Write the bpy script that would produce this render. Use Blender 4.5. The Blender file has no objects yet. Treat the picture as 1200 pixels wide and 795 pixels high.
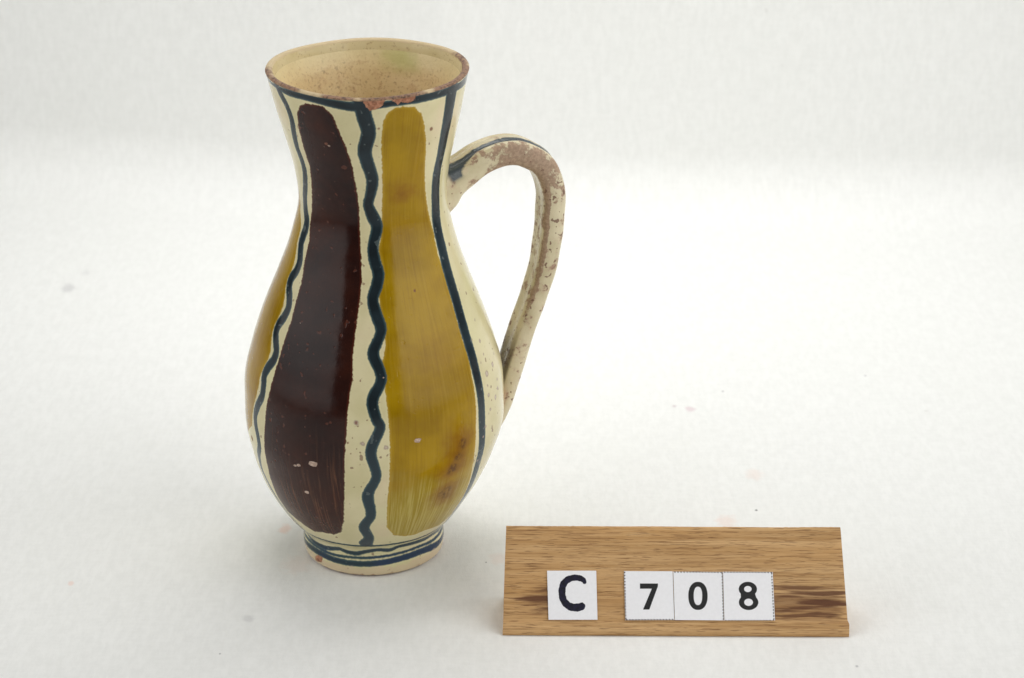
import bpy, math
import numpy as np
from mathutils import Vector, noise

# ------------------------------------------------------------------ camera, world, lamps, exposure
scene = bpy.context.scene
COL = scene.collection
MM = 0.001
cam_d = bpy.data.cameras.new('camera')
cam = bpy.data.objects.new('camera', cam_d)
COL.objects.link(cam)
scene.camera = cam
cam.location = (0.05527, -0.91027, 0.48445)
cam.rotation_euler = (math.radians(90 - 23.4336), 0, 0)
cam_d.sensor_width = 36
cam_d.lens = 90
cam_d.clip_start = 0.02
cam_d.clip_end = 50
cam_d.dof.use_dof = True
cam_d.dof.focus_distance = 0.965
cam_d.dof.aperture_fstop = 20

world = bpy.data.worlds.new('World')
scene.world = world
world.use_nodes = True
world.node_tree.nodes['Background'].inputs[0].default_value = (1.0, 0.985, 0.95, 1)
world.node_tree.nodes['Background'].inputs[1].default_value = 0.04


FADE_AXIS = 1


def softbox(name, loc, target, sx, sy, radiance, col=(1, 1, 1), spread=180, fade=False):
    ld = bpy.data.lights.new(name, 'AREA')
    ld.shape = 'RECTANGLE'
    ld.size = sx
    ld.size_y = sy
    ld.energy = math.pi * sx * sy * radiance
    ld.color = col
    ld.spread = math.radians(spread)
    if fade:                                   # diffuser cloth: hot middle, weaker towards its lower and upper edge
        ld.use_nodes = True
        t = ld.node_tree
        em = t.nodes['Emission']
        geo = t.nodes.new('ShaderNodeNewGeometry')
        sp = t.nodes.new('ShaderNodeSeparateXYZ')
        t.links.new(geo.outputs['Parametric'], sp.inputs[0])
        def mth(op, a, b):
            n = t.nodes.new('ShaderNodeMath')
            n.operation = op
            for i, v in enumerate((a, b)):
                if isinstance(v, (int, float)):
                    n.inputs[i].default_value = v
                else:
                    t.links.new(v, n.inputs[i])
            return n.outputs[0]
        v = mth('MULTIPLY', mth('MULTIPLY', sp.outputs[FADE_AXIS], mth('SUBTRACT', 1.0, sp.outputs[FADE_AXIS])), 4.0)
        t.links.new(mth('MULTIPLY', mth('ADD', mth('MULTIPLY', v, 0.75), 0.25), 1.0 / 0.75), em.inputs['Strength'])
    o = bpy.data.objects.new(name, ld)
    COL.objects.link(o)
    o.location = loc
    d = Vector(target) - Vector(loc)
    o.rotation_euler = d.to_track_quat('-Z', 'Y').to_euler()
    return o


softbox('softbox_key', (-0.80, -0.29, 0.60), (0, 0, 0.50), 1.3, 1.2, 0.97, (1, 0.995, 0.975), 145, True)
softbox('softbox_fill', (0.76, -0.39, 0.60), (0, 0, 0.50), 1.3, 1.2, 1.34, (1, 0.995, 0.975), 145, True)
softbox('softbox_pool', (0.05, 0.24, 0.80), (0.05, 0.24, 0), 0.5, 0.3, 1.36, (1, 0.995, 0.98), 80)
softbox('softbox_top', (0.10, 0.20, 0.95), (0.10, 0.20, 0), 0.9, 0.5, 0.5, (1, 0.995, 0.98), 110)

scene.view_settings.view_transform = 'Standard'
scene.view_settings.look = 'None'
scene.view_settings.exposure = 0.04
scene.view_settings.gamma = 1
scene.render.engine = 'CYCLES'


# ------------------------------------------------------------------ helpers
def mesh_obj(name, verts, faces, mat, parent=None, smooth=True):
    me = bpy.data.meshes.new(name)
    me.from_pydata([tuple(v) for v in verts], [], [tuple(f) for f in faces])
    me.update()
    if smooth:
        me.polygons.foreach_set('use_smooth', [True] * len(me.polygons))
    me.materials.append(mat)
    o = bpy.data.objects.new(name, me)
    COL.objects.link(o)
    if parent:
        o.parent = parent
    return o


def grid_obj(name, P, mat, parent=None, wrap=True, attrs=None):
    """P: (rows, cols, 3) array; wrap joins last column to the first."""
    n, m = P.shape[:2]
    i = np.arange(n - 1)[:, None]
    j = np.arange(m if wrap else m - 1)[None, :]
    j2 = (j + 1) % m
    F = np.stack([i * m + j, i * m + j2, (i + 1) * m + j2, (i + 1) * m + j], -1).reshape(-1, 4)
    me = bpy.data.meshes.new(name)
    me.vertices.add(n * m)
    me.vertices.foreach_set('co', P.reshape(-1).astype(np.float32))
    me.loops.add(F.size)
    me.loops.foreach_set('vertex_index', F.reshape(-1).astype(np.int32))
    me.polygons.add(len(F))
    me.polygons.foreach_set('loop_start', (np.arange(len(F)) * 4).astype(np.int32))
    me.polygons.foreach_set('use_smooth', np.ones(len(F), bool))
    me.update(calc_edges=True)
    for k, v in (attrs or {}).items():
        a = me.attributes.new(k, 'FLOAT', 'POINT')
        a.data.foreach_set('value', v.reshape(-1).astype(np.float32))
    me.materials.append(mat)
    o = bpy.data.objects.new(name, me)
    COL.objects.link(o)
    if parent:
        o.parent = parent
    return o


class NT:
    """tiny node-tree builder"""
    def __init__(self, name):
        self.m = bpy.data.materials.new(name)
        self.m.use_nodes = True
        self.t = self.m.node_tree
        self.b = self.t.nodes['Principled BSDF']

    def n(self, typ, **kw):
        nd = self.t.nodes.new(typ)
        for k, v in kw.items():
            setattr(nd, k, v)
        return nd

    def link(self, a, b):
        self.t.links.new(a, b)

    def put(self, sock, v):
        if isinstance(v, bpy.types.NodeSocket):
            self.link(v, sock)
        elif isinstance(v, (tuple, list)):
            sock.default_value = tuple(v) + ((1,) if len(v) == 3 and len(sock.default_value) == 4 else ())
        else:
            sock.default_value = v

    def math(self, op, a, b=0.0, c=None, clamp=False):
        nd = self.n('ShaderNodeMath', operation=op, use_clamp=clamp)
        self.put(nd.inputs[0], a)
        self.put(nd.inputs[1], b)
        if c is not None:
            self.put(nd.inputs[2], c)
        return nd.outputs[0]

    def attr(self, name):
        return self.n('ShaderNodeAttribute', attribute_name=name).outputs['Fac']

    def obj(self, scale=(1, 1, 1), rot=(0, 0, 0), kind='Object'):
        tc = self.n('ShaderNodeTexCoord')
        mp = self.n('ShaderNodeMapping')
        mp.inputs['Scale'].default_value = scale
        mp.inputs['Rotation'].default_value = rot
        self.link(tc.outputs[kind], mp.inputs[0])
        return mp.outputs[0]

    def noise(self, vec, scale, detail=3, rough=0.5, dist=0.0):
        nd = self.n('ShaderNodeTexNoise')
        self.link(vec, nd.inputs['Vector'])
        nd.inputs['Scale'].default_value = scale
        nd.inputs['Detail'].default_value = detail
        nd.inputs['Roughness'].default_value = rough
        nd.inputs['Distortion'].default_value = dist
        return nd.outputs[0]

    def ss(self, v, lo, hi, a=0.0, b=1.0):
        nd = self.n('ShaderNodeMapRange', interpolation_type='SMOOTHSTEP')
        if lo > hi:
            lo, hi, a, b = hi, lo, b, a
        self.put(nd.inputs[0], v)
        for i, x in enumerate((lo, hi, a, b)):
            nd.inputs[i + 1].default_value = x
        return nd.outputs[0]

    def mix(self, f, a, b, mode='MIX'):
        nd = self.n('ShaderNodeMix', data_type='RGBA', blend_type=mode)
        self.put(nd.inputs[0], f)
        self.put(nd.inputs[6], a)
        self.put(nd.inputs[7], b)
        return nd.outputs[2]

    def bump(self, h, dist, strength=1.0, normal=None):
        nd = self.n('ShaderNodeBump')
        nd.inputs['Strength'].default_value = strength
        nd.inputs['Distance'].default_value = dist
        self.link(h, nd.inputs['Height'])
        if normal is not None:
            self.link(normal, nd.inputs['Normal'])
        return nd.outputs[0]


# ------------------------------------------------------------------ cloth sweep (table surface rising into the backdrop)
def cloth_material():
    k = NT('white_cotton_cloth')
    uv = k.obj(kind='UV')                         # UV in metres along the sweep
    uvv = k.obj((1.0, 0.30, 1.0), kind='UV')      # long vertical threads
    uvh = k.obj((0.25, 1.0, 1.0), kind='UV')
    n1 = k.noise(uvv, 420, 4, 0.62)
    n2 = k.noise(uvh, 520, 3, 0.6)
    th = k.math('ADD', k.math('MULTIPLY', n1, 0.6), k.math('MULTIPLY', n2, 0.4))
    slub = k.noise(uvv, 210, 5, 0.72)
    fine = k.noise(uv, 1700, 2, 0.6)
    big = k.noise(uv, 9, 3, 0.5)
    c = k.mix(k.ss(th, 0.33, 0.67), (0.780, 0.785, 0.768), (0.822, 0.827, 0.810))
    c2 = k.mix(k.math('MULTIPLY', k.ss(slub, 0.40, 0.72), 0.5), c, (0.855, 0.86, 0.845))
    c3 = k.mix(k.math('MULTIPLY', k.ss(big, 0.4, 0.7), 0.10), c2, (0.75, 0.76, 0.72))
    # small marks in the weave: (x, y on the surface in m, radius, colour, strength)
    sep = k.n('ShaderNodeSeparateXYZ')
    k.link(uv, sep.inputs[0])
    cur = c3
    wob = k.noise(uv, 260, 3, 0.6)
    for (mx, my, r, colr, st) in CLOTH_MARKS:
        dx = k.math('SUBTRACT', sep.outputs[0], mx)
        dy = k.math('MULTIPLY', k.math('SUBTRACT', sep.outputs[1], my), 0.7)
        d = k.math('SQRT', k.math('ADD', k.math('MULTIPLY', dx, dx), k.math('MULTIPLY', dy, dy)))
        d = k.math('ADD', d, k.math('MULTIPLY', k.math('SUBTRACT', wob, 0.5), r * 1.6))
        cur = k.mix(k.math('MULTIPLY', k.ss(d, r * 1.25, r * 0.35), st), cur, colr)
    # scattered specks of lint
    sp = k.noise(uv, 210, 1, 0.4)
    cur = k.mix(k.ss(sp, 0.80, 0.84, 0, 0.22), cur, (0.45, 0.42, 0.40))
    k.link(cur, k.b.inputs['Base Color'])
    k.b.inputs['Roughness'].default_value = 0.95
    k.b.inputs['Specular IOR Level'].default_value = 0.15
    k.b.inputs['Sheen Weight'].default_value = 0.15
    h = k.math('ADD', k.math('MULTIPLY', th, 0.8), k.math('MULTIPLY', fine, 0.5))
    h = k.math('ADD', h, k.math('MULTIPLY', slub, 0.5))
    k.link(k.bump(h, 0.00028, 0.6), k.b.inputs['Normal'])
    return k.m


PINK = (0.80, 0.52, 0.42)
GREY = (0.36, 0.35, 0.37)
#       x       y     radius
CLOTH_MARKS = [
    (0.135, 0.128, 0.0024, (0.62, 0.46, 0.50), 0.5), (0.128, 0.131, 0.0011, (0.5, 0.4, 0.42), 0.5),
    (-0.166, 0.238, 0.0040, GREY, 0.35), (-0.161, 0.258, 0.0030, GREY, 0.15),
    (0.158, 0.063, 0.0040, PINK, 0.20), (0.143, 0.020, 0.0045, PINK, 0.28), (0.156, 0.030, 0.0007, (0.1, 0.1, 0.1), 0.8),
    (-0.037, 0.012, 0.0028, PINK, 0.45), (-0.030, -0.018, 0.006, PINK, 0.15),
    (-0.117, -0.033, 0.0014, PINK, 0.4), (-0.045, -0.060, 0.0024, GREY, 0.28), (0.151, 0.147, 0.0007, GREY, 0.6),
    (-0.053, -0.086, 0.0005, GREY, 0.8), (0.218, 0.165, 0.0007, GREY, 0.6), (0.045, -0.015, 0.0004, (0.15, 0.15, 0.15), 0.8),
    (0.05, -0.012, 0.004, PINK, 0.18), (0.182, -0.095, 0.0006, GREY, 0.6),
]
cloth_mat = cloth_material()


def build_cloth():
    # section: flat table, soft curve, upright backdrop leaning back slightly
    Y0, YB, R = -1.1, 0.350, 0.034
    pts = []
    for y in np.concatenate([np.linspace(Y0, -0.25, 8), np.linspace(-0.23, YB, 90)]):
        pts.append((y, 0.0))
    top = math.radians(86)
    for a in np.linspace(0, top, 22)[1:]:
        pts.append((YB + R * math.sin(a), R * (1 - math.cos(a))))
    ye, ze = pts[-1]
    for s in np.linspace(0, 0.75, 60)[1:]:
        pts.append((ye + s * math.cos(top), ze + s * math.sin(top)))
    pts = np.array(pts)
    arc = np.concatenate([[0], np.cumsum(np.hypot(*np.diff(pts, axis=0).T))]) + Y0
    xs = np.concatenate([np.linspace(-1.3, -0.42, 8), np.linspace(-0.4, 0.5, 120), np.linspace(0.52, 1.4, 8)])
    P = np.zeros((len(pts), len(xs), 3))
    tn = np.gradient(pts, axis=0)
    tn /= np.linalg.norm(tn, axis=1)[:, None]
    nrm = np.stack([-tn[:, 1], tn[:, 0]], 1)
    for i, (y, z) in enumerate(pts):
        for j, x in enumerate(xs):
            s = arc[i]
            h = 0.0
            far = min(1.0, max(0.0, (s - 0.10) / 0.12))
            side = min(1.0, max(0.0, (abs(x - 0.08) - 0.17) / 0.1))
            w = max(far, side)
            h += w * 0.0022 * noise.noise(Vector((x * 3.3, s * 2.6, 3.1)))
            h += w * 0.0007 * noise.noise(Vector((x * 14, s * 5, 7.7)))
            # a faint pressed crease running away from the board
            cx = 0.098 - 0.05 * (s - 0.0)
            if 0.0 < s < 0.14:
                e = math.sin(math.pi * s / 0.14)
                h += 0.00022 * e * math.exp(-((x - cx) / 0.0022) ** 2)
            # the backdrop bows towards the left
            dy = 0.22 * max(0.0, -(x - 0.02)) if s > 0.3 else 0.22 * max(0.0, -(x - 0.02)) * max(0, (s + 0.1) / 0.4)
            P[i, j] = (x, y + nrm[i, 0] * h + (dy if y > 0.2 else dy * max(0, (y + 0.1) / 0.3)), z + nrm[i, 1] * h)
    o = grid_obj('backdrop_cloth', P, cloth_mat, wrap=False)
    me = o.data
    uvl = me.uv_layers.new(name='UVMap')
    U = np.stack([np.broadcast_to(xs[None, :], (len(pts), len(xs))), np.broadcast_to(arc[:, None], (len(pts), len(xs)))], -1).reshape(-1, 2)
    vi = np.zeros(len(me.loops), np.int32)
    me.loops.foreach_get('vertex_index', vi)
    uvl.data.foreach_set('uv', U[vi].reshape(-1).astype(np.float32))
    o['kind'] = 'structure'
    o['label'] = 'white cotton cloth lying flat and rising as the backdrop'
    return o


build_cloth()

# ------------------------------------------------------------------ jug: painted pattern in (angle in degrees, height in mm)
WAVE_LEFT = [(-146.75,199.36,2.75),(-145.02,195.58,2.61),(-141.97,192.05,2.4),(-141.0,186.13,2.4),(-142.75,180.78,2.4),(-144.29,175.66,2.33),(-143.25,170.21,2.27),(-143.75,165.18,2.2),(-146.5,159.09,2.2),(-150.04,153.0,2.27),(-150.17,148.89,2.33),(-147.25,145.02,2.4),(-147.0,142.13,2.51),(-147.68,139.11,2.61),(-148.06,136.13,2.54),(-146.61,132.81,2.4),(-145.07,129.21,2.47),(-145.6,125.77,2.61),(-147.75,122.8,2.68),(-147.08,119.7,2.47),(-144.62,116.87,2.4),(-142.81,113.55,2.47),(-143.25,109.64,2.68),(-145.37,105.98,2.68),(-145.4,102.7,2.54),(-144.12,99.79,2.54),(-142.52,96.96,2.54),(-142.81,93.49,2.75),(-145.45,89.65,2.75),(-146.87,86.27,2.54),(-146.05,82.54,2.4),(-146.18,78.45,2.4),(-149.39,73.0,2.27),(-151.44,68.53,2.06),(-151.52,64.18,2.06),(-150.25,60.3,1.92),(-149.84,56.02,1.85),(-152.41,50.37,1.72),(-153.75,44.32,1.58),(-154.5,38.78,1.51),(-158.5,30.0,1.44),(-157.25,21.0,1.44),(-141.19,19.07,1.37)]
GOLD_EDGE = [(-161.61,147.0),(-156.25,143.59),(-153.0,141.17),(-153.77,138.09),(-154.0,135.1),(-151.75,131.9),(-149.84,128.36),(-150.4,124.86),(-152.75,121.79),(-151.5,118.77),(-148.54,116.07),(-146.5,112.77),(-147.07,108.79),(-149.32,105.03),(-149.1,101.77),(-147.69,98.88),(-145.9,96.09),(-146.39,92.52),(-149.25,88.55),(-150.5,85.18),(-149.43,81.49),(-150.0,77.25),(-153.8,71.43),(-156.0,66.83),(-156.22,62.42)]
WAVE_MID = [(-90.64,200.0,6.52),(-90.12,197.44,6.52),(-88.91,191.63,6.52),(-87.57,185.93,6.18),(-90.13,178.22,5.84),(-88.73,172.35,5.49),(-86.79,166.19,5.15),(-88.08,160.52,4.46),(-89.86,155.72,4.46),(-87.23,151.12,5.49),(-84.75,146.8,4.81),(-87.27,140.08,4.64),(-86.48,135.18,4.98),(-84.25,130.27,4.98),(-85.04,126.3,4.98),(-87.17,121.58,4.81),(-85.88,116.82,4.98),(-83.45,111.29,4.81),(-84.32,108.0,4.46),(-86.97,102.47,4.98),(-84.63,96.66,4.64),(-84.17,92.44,4.64),(-87.55,85.74,4.98),(-86.24,78.83,4.64),(-84.98,75.14,4.46),(-88.48,65.76,4.81),(-86.45,55.65,4.29),(-88.71,48.6,4.81),(-89.22,44.81,5.15),(-87.64,35.86,4.46),(-90.58,28.93,4.81),(-88.38,22.41,4.46),(-90.18,18.54,6.18)]
LINE_RIGHT = [(-31.35,196.97,4.12),(-30.75,194.78,4.12),(-31.25,187.25,3.78),(-31.6,179.1,3.43),(-31.58,170.96,3.09),(-32.38,164.1,3.09),(-32.32,159.0,3.09),(-30.75,149.73,3.09),(-31.99,141.97,3.09),(-31.72,133.17,3.09),(-32.02,124.62,3.09),(-31.85,116.15,3.09),(-32.66,108.66,3.09),(-32.99,100.68,3.09),(-32.6,89.09,2.92),(-33.03,78.2,2.75),(-32.86,67.36,2.75),(-33.84,57.77,2.58),(-29.86,46.61,2.4),(-24.63,36.51,2.23),(-21.71,29.62,2.06),(-17.0,19.0,1.72),(-25.75,16.0,1.37)]
BROWN = [(-132.6,190.83),(-128.83,194.08),(-123.56,195.64),(-112.69,195.94),(-107.4,192.65),(-104.64,186.29),(-101.6,178.93),(-99.22,171.84),(-98.28,164.04),(-97.12,154.83),(-97.03,145.81),(-95.13,135.99),(-94.18,127.9),(-95.08,118.37),(-96.1,110.34),(-97.08,101.56),(-96.66,93.27),(-98.06,87.35),(-98.64,79.54),(-99.21,72.09),(-100.28,61.49),(-100.46,51.91),(-100.9,41.71),(-102.17,31.87),(-105.15,24.66),(-110.78,22.49),(-117.85,22.43),(-126.15,20.96),(-135.59,24.13),(-143.92,26.99),(-146.2,34.57),(-145.5,45.11),(-144.81,54.07),(-143.92,63.63),(-142.62,71.9),(-140.83,80.08),(-139.8,89.28),(-138.38,96.74),(-137.62,103.2),(-136.6,109.15),(-137.42,115.74),(-137.45,123.24),(-139.8,131.14),(-139.75,138.81),(-142.52,144.42),(-141.19,150.91),(-137.47,160.53),(-134.83,168.87),(-135.82,175.44),(-135.01,183.97)]
GOLD = [(-78.43,190.49),(-75.46,194.1),(-71.95,195.61),(-67.15,195.78),(-59.51,194.79),(-54.51,191.29),(-52.5,187.46),(-48.84,178.58),(-46.88,168.12),(-43.93,157.94),(-39.68,148.34),(-37.49,140.97),(-37.7,134.16),(-35.76,124.58),(-35.81,116.96),(-36.21,109.46),(-36.35,101.51),(-35.58,94.37),(-36.38,85.56),(-36.99,76.53),(-37.27,66.89),(-37.94,57.17),(-35.36,47.61),(-31.98,38.08),(-29.75,31.79),(-27.25,22.66),(-37.34,19.57),(-51.32,20.89),(-59.63,19.97),(-66.74,20.75),(-73.81,22.55),(-79.2,28.39),(-80.27,36.4),(-80.82,45.09),(-81.02,56.46),(-80.7,66.32),(-80.93,75.89),(-81.41,83.94),(-82.14,90.76),(-82.7,99.06),(-80.69,105.21),(-81.06,110.54),(-82.59,117.63),(-83.77,122.41),(-80.46,130.99),(-83.3,138.4),(-81.46,143.26),(-80.48,150.07),(-79.27,163.96),(-79.83,174.68),(-79.81,183.27)]
RIM_LOW = [(-167.75,197.5),(-148.11,197.41),(-137.58,196.53),(-121.65,196.75),(-108.95,195.89),(-97.27,194.76),(-89.79,194.86),(-82.59,195.8),(-72.97,196.39),(-55.79,196.07),(-40.68,195.89),(-23.77,195.5),(-3.25,195.0)]
FOOT1 = [(-155.75,11.17,0.86),(-124.75,16.26,0.86),(-113.25,16.28,0.86),(-95.92,16.28,0.86),(-84.71,16.31,0.86),(-70.97,16.3,0.86),(-55.04,15.81,0.86),(-18.43,10.04,0.86)]
FOOT2 = [(-157.46,9.05,1.48),(-138.78,10.03,1.48),(-128.25,10.22,1.48),(-113.96,12.07,1.48),(-108.44,11.08,1.48),(-100.22,10.54,1.48),(-91.58,12.17,1.48),(-82.65,13.04,1.48),(-73.39,11.76,1.48),(-67.01,13.38,1.48),(-55.84,13.06,1.48),(-40.75,12.34,1.48),(-16.11,9.42,1.48)]
FOOT3 = [(-155.39,8.92,0.93),(-134.6,8.63,0.93),(-121.98,8.34,0.93),(-106.38,8.68,0.93),(-92.14,8.86,0.93),(-79.32,9.21,0.93),(-65.92,9.47,0.93),(-49.55,9.73,0.93),(-32.5,9.35,0.93),(-13.82,7.97,0.93)]
FOOT4 = [(-156.86,7.41,2.33),(-137.0,6.75,2.33),(-121.36,6.24,2.33),(-106.15,6.09,2.33),(-92.29,6.3,2.33),(-79.88,6.61,2.33),(-64.42,7.17,2.33),(-48.25,7.33,2.33),(-31.12,7.07,2.33),(-15.42,6.51,2.33)]
FOOTCHIP = [(-142.25,3.81),(-137.49,5.32),(-132.25,5.34),(-134.64,2.52),(-139.75,1.69),(-143.89,2.01)]
CHIPA = [(-89.73,200.0),(-76.95,200.0),(-78.3,197.41),(-82.6,195.45),(-85.95,195.18),(-88.14,197.69)]
CHIPB = [(-75.58,200.0),(-68.49,200.0),(-59.39,200.0),(-59.96,197.64),(-63.98,196.67),(-68.17,197.78),(-70.06,196.88),(-73.11,198.53)]
SPOTS = {'pale':[(-114.83,58.5,1.17),(-122.52,56.29,0.58),(-124.44,55.56,0.48),(-119.88,44.07,0.69),(-68.54,68.82,0.86),(-129.96,109.65,0.27),(-82.36,93.84,0.24),(-84.71,85.0,0.21),(-113.4,179.58,0.27),(-116.66,178.91,0.21)],'rust':[(-115.0,180.14,0.62),(-46.3,184.03,0.79),(-80.97,187.51,0.52),(-60.96,122.78,0.52),(-118.29,73.05,0.34),(-136.76,4.01,1.37),(-158.28,56.1,1.2),(-53.81,146.47,0.24),(-94.89,77.43,0.55),(-98.65,68.99,0.48),(-97.41,64.86,0.34),(-93.65,60.42,0.27),(-92.14,52.36,0.27),(-81.74,46.21,0.27)],'grey':[(-16.5,85.26,1.03),(-24.6,84.28,1.2),(-26.55,76.36,0.86),(-19.52,72.85,1.03),(-22.66,96.64,0.62),(-92.28,69.04,0.86),(-82.42,67.38,0.86),(-94.89,77.43,0.96),(-25.58,69.95,0.69),(-15.5,78.73,0.69),(-30.16,64.43,0.69),(-22.72,91.47,0.52),(-26.16,80.04,0.55),(-26.97,89.41,0.41),(-10.9,87.54,0.52),(-32.66,50.37,0.52),(-27.38,68.81,0.41),(-31.9,60.73,0.45),(-20.59,104.28,0.45),(-16.25,75.41,0.69)],'burn':[(-46.65,63.39,5.15),(-50.7,52.6,5.15),(-49.35,57.66,4.12),(-49.91,40.87,5.49),(-66.58,159.25,2.4)],'green':[(-67.0,200.0,3.09)]}  # tiny 'pale' dots beside the pit in the brown stripe paint its rim highlight

ZK = [0, 1.2, 6, 10, 13, 17, 24, 34, 46, 60, 75, 90, 105, 120, 135, 150, 162, 174, 186, 195, 200]
RK = [26.9, 27.5, 28.0, 27.7, 28.9, 32.6, 37.4, 43.02, 47.5, 50.4, 50.16, 46.79, 41.89, 35.99, 31.0, 28.0, 29.2, 31.94, 34.95, 36.8, 38.0]
OZ = [0, 20, 40, 60, 80, 100, 150, 200]
OX = [0, -0.5, 0.4, 1.6, 1.6, 1.6, 2.6, 1.55]


def pchip(x, y, q):
    x = np.array(x, float)
    y = np.array(y, float)
    h = np.diff(x)
    d = np.diff(y) / h
    m = np.zeros_like(y)
    for i in range(1, len(x) - 1):
        if d[i - 1] * d[i] > 0:
            w1 = 2 * h[i] + h[i - 1]
            w2 = h[i] + 2 * h[i - 1]
            m[i] = (w1 + w2) / (w1 / d[i - 1] + w2 / d[i])
    m[0] = d[0]
    m[-1] = d[-1]
    i = np.clip(np.searchsorted(x, q) - 1, 0, len(x) - 2)
    t = (q - x[i]) / h[i]
    return ((2 * t**3 - 3 * t**2 + 1) * y[i] + (t**3 - 2 * t**2 + t) * h[i] * m[i]
            + (-2 * t**3 + 3 * t**2) * y[i + 1] + (t**3 - t**2) * h[i] * m[i + 1])


NTH = 620


def smooth1(a, k):
    ker = np.hanning(k + 2)[1:-1]
    ker /= ker.sum()
    p = np.pad(a, k // 2, mode='reflect', reflect_type='odd')
    return np.convolve(p, ker, 'valid')[:len(a)]


# outer profile sampled finely
zo = np.arange(0, 200.01, 0.25)
ro = pchip(ZK, RK, zo)
rs = smooth1(ro, 33)
wgt = np.clip((zo - 14) / 6, 0, 1) * np.clip((199 - zo) / 4, 0, 1)
ro = ro * (1 - wgt) + rs * wgt


def rad(z):
    return np.interp(z, zo, ro)


def offx(z):
    return smooth_off(z)


_oz = np.arange(0, 201, 1.0)
_ox = smooth1(pchip(OZ, OX, _oz), 15)


def smooth_off(z):
    return np.interp(z, _oz, _ox)


def place(r, z, th):
    """surface points (m) for profile r,z (mm) and angle array"""
    th = th[None, :]
    z = z[:, None]
    r = r[:, None]
    wob = 0.16 * np.sin(2 * th + z * 0.021) + 0.10 * np.sin(3 * th + 1.3 - z * 0.03)
    wob = wob + (0.010 * np.sin(z * 0.63 + 1.2 * np.sin(th + 0.4)) + 0.02 * np.sin(z * 0.23 + 2.1 * np.sin(th * 2))) * np.clip((z - 18) / 10, 0, 1)   # throwing ridges
    rr = r + wob
    x = rr * np.cos(th) + smooth_off(z)
    y = rr * np.sin(th)
    lift = np.clip((z - 190) / 10, 0, 1) * (0.35 * np.sin(th * 2 + 0.9) + 0.15 * np.sin(5 * th))
    return np.stack([x, y, z + lift + 0 * x], -1) * MM


THETA = np.linspace(-math.pi * 1.5, math.pi * 0.5, NTH, endpoint=False)     # seam at the back
DEG = np.degrees(THETA)                                                     # -270 .. 90


def shift(tab, d):
    return [(a[0] + d,) + tuple(a[1:]) for a in tab]


def mirror(tab, c):
    return [(2 * c - a[0],) + tuple(a[1:]) for a in tab]


def seg_d(px, py, ax, ay, bx, by):
    vx, vy = bx - ax, by - ay
    L = vx * vx + vy * vy + 1e-9
    t = np.clip(((px - ax) * vx + (py - ay) * vy) / L, 0, 1)
    return np.hypot(px - ax - t * vx, py - ay - t * vy), t


def field(r, z):
    return np.broadcast_to(r[:, None], (len(r), NTH)), np.broadcast_to(z[:, None], (len(z), NTH))


def stroke_sdf(tab, R, Z, zrange=None):
    out = np.full(R.shape, 50.0)
    for a, b in zip(tab[:-1], tab[1:]):
        zz = (min(a[1], b[1]) - 9, max(a[1], b[1]) + 9)
        rows = (Z[:, 0] > zz[0]) & (Z[:, 0] < zz[1])
        if not rows.any():
            continue
        r = R[rows]
        k = math.pi / 180 * r
        d0 = (DEG[None, :] - a[0] + 180) % 360 - 180
        d, t = seg_d(d0 * k, Z[rows], 0 * k, a[1], (b[0] - a[0]) * k, b[1])
        out[rows] = np.minimum(out[rows], d - ((1 - t) * a[2] + t * b[2]) * 0.5)
    return out


def poly_sdf(tab, R, Z):
    out = np.full(R.shape, 50.0)
    cx = sum(p[0] for p in tab) / len(tab)
    k = math.pi / 180 * R
    D = ((DEG[None, :] - cx + 180) % 360 - 180) + 0 * R
    ins = np.zeros(R.shape, bool)
    for a, b in zip(tab, tab[1:] + tab[:1]):
        ax, bx = a[0] - cx, b[0] - cx
        zlo, zhi = min(a[1], b[1]) - 12, max(a[1], b[1]) + 12
        rows = (Z[:, 0] > zlo) & (Z[:, 0] < zhi)
        if rows.any():
            d, _ = seg_d(D[rows] * k[rows], Z[rows], ax * k[rows], a[1], bx * k[rows], b[1])
            out[rows] = np.minimum(out[rows], d)
        cond = (a[1] > Z) != (b[1] > Z)
        if abs(b[1] - a[1]) > 1e-6:
            xi = (bx - ax) * (Z - a[1]) / (b[1] - a[1]) + ax
            ins ^= cond & (D < xi)
    return np.where(ins, -out, out)


def dense(tab, n=6):
    """Catmull-Rom refinement of a stroke"""
    T = np.array(tab, float)
    T = np.vstack([2 * T[0] - T[1], T, 2 * T[-1] - T[-2]])
    out = []
    for i in range(1, len(T) - 2):
        for s in range(n):
            t = s / n
            p0, p1, p2, p3 = T[i - 1], T[i], T[i + 1], T[i + 2]
            out.append(tuple(0.5 * (2 * p1 + (p2 - p0) * t + (2 * p0 - 5 * p1 + 4 * p2 - p3) * t * t
                                    + (3 * p1 - p0 - 3 * p2 + p3) * t ** 3)))
    out.append(tuple(T[-2]))
    return out


def widen(tab, th0=-93.0, cap=0.44):
    # widths were taken across the line of sight; turn them into widths on the wall
    return [(a[0], a[1], a[2] / max(cap, math.cos(math.radians(a[0] - th0)))) for a in tab]


# left wave: the curve seen at the edge of the body is regularised a little
def clean(tab, keep=0.55):
    """light smoothing of traced angles"""
    T = [list(t) for t in tab]
    for i in range(1, len(T) - 1):
        T[i][0] = keep * tab[i][0] + (1 - keep) * 0.5 * (tab[i - 1][0] + tab[i + 1][0])
        T[i][1] = keep * tab[i][1] + (1 - keep) * 0.5 * (tab[i - 1][1] + tab[i + 1][1])
    return [tuple(t) for t in T]


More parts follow.
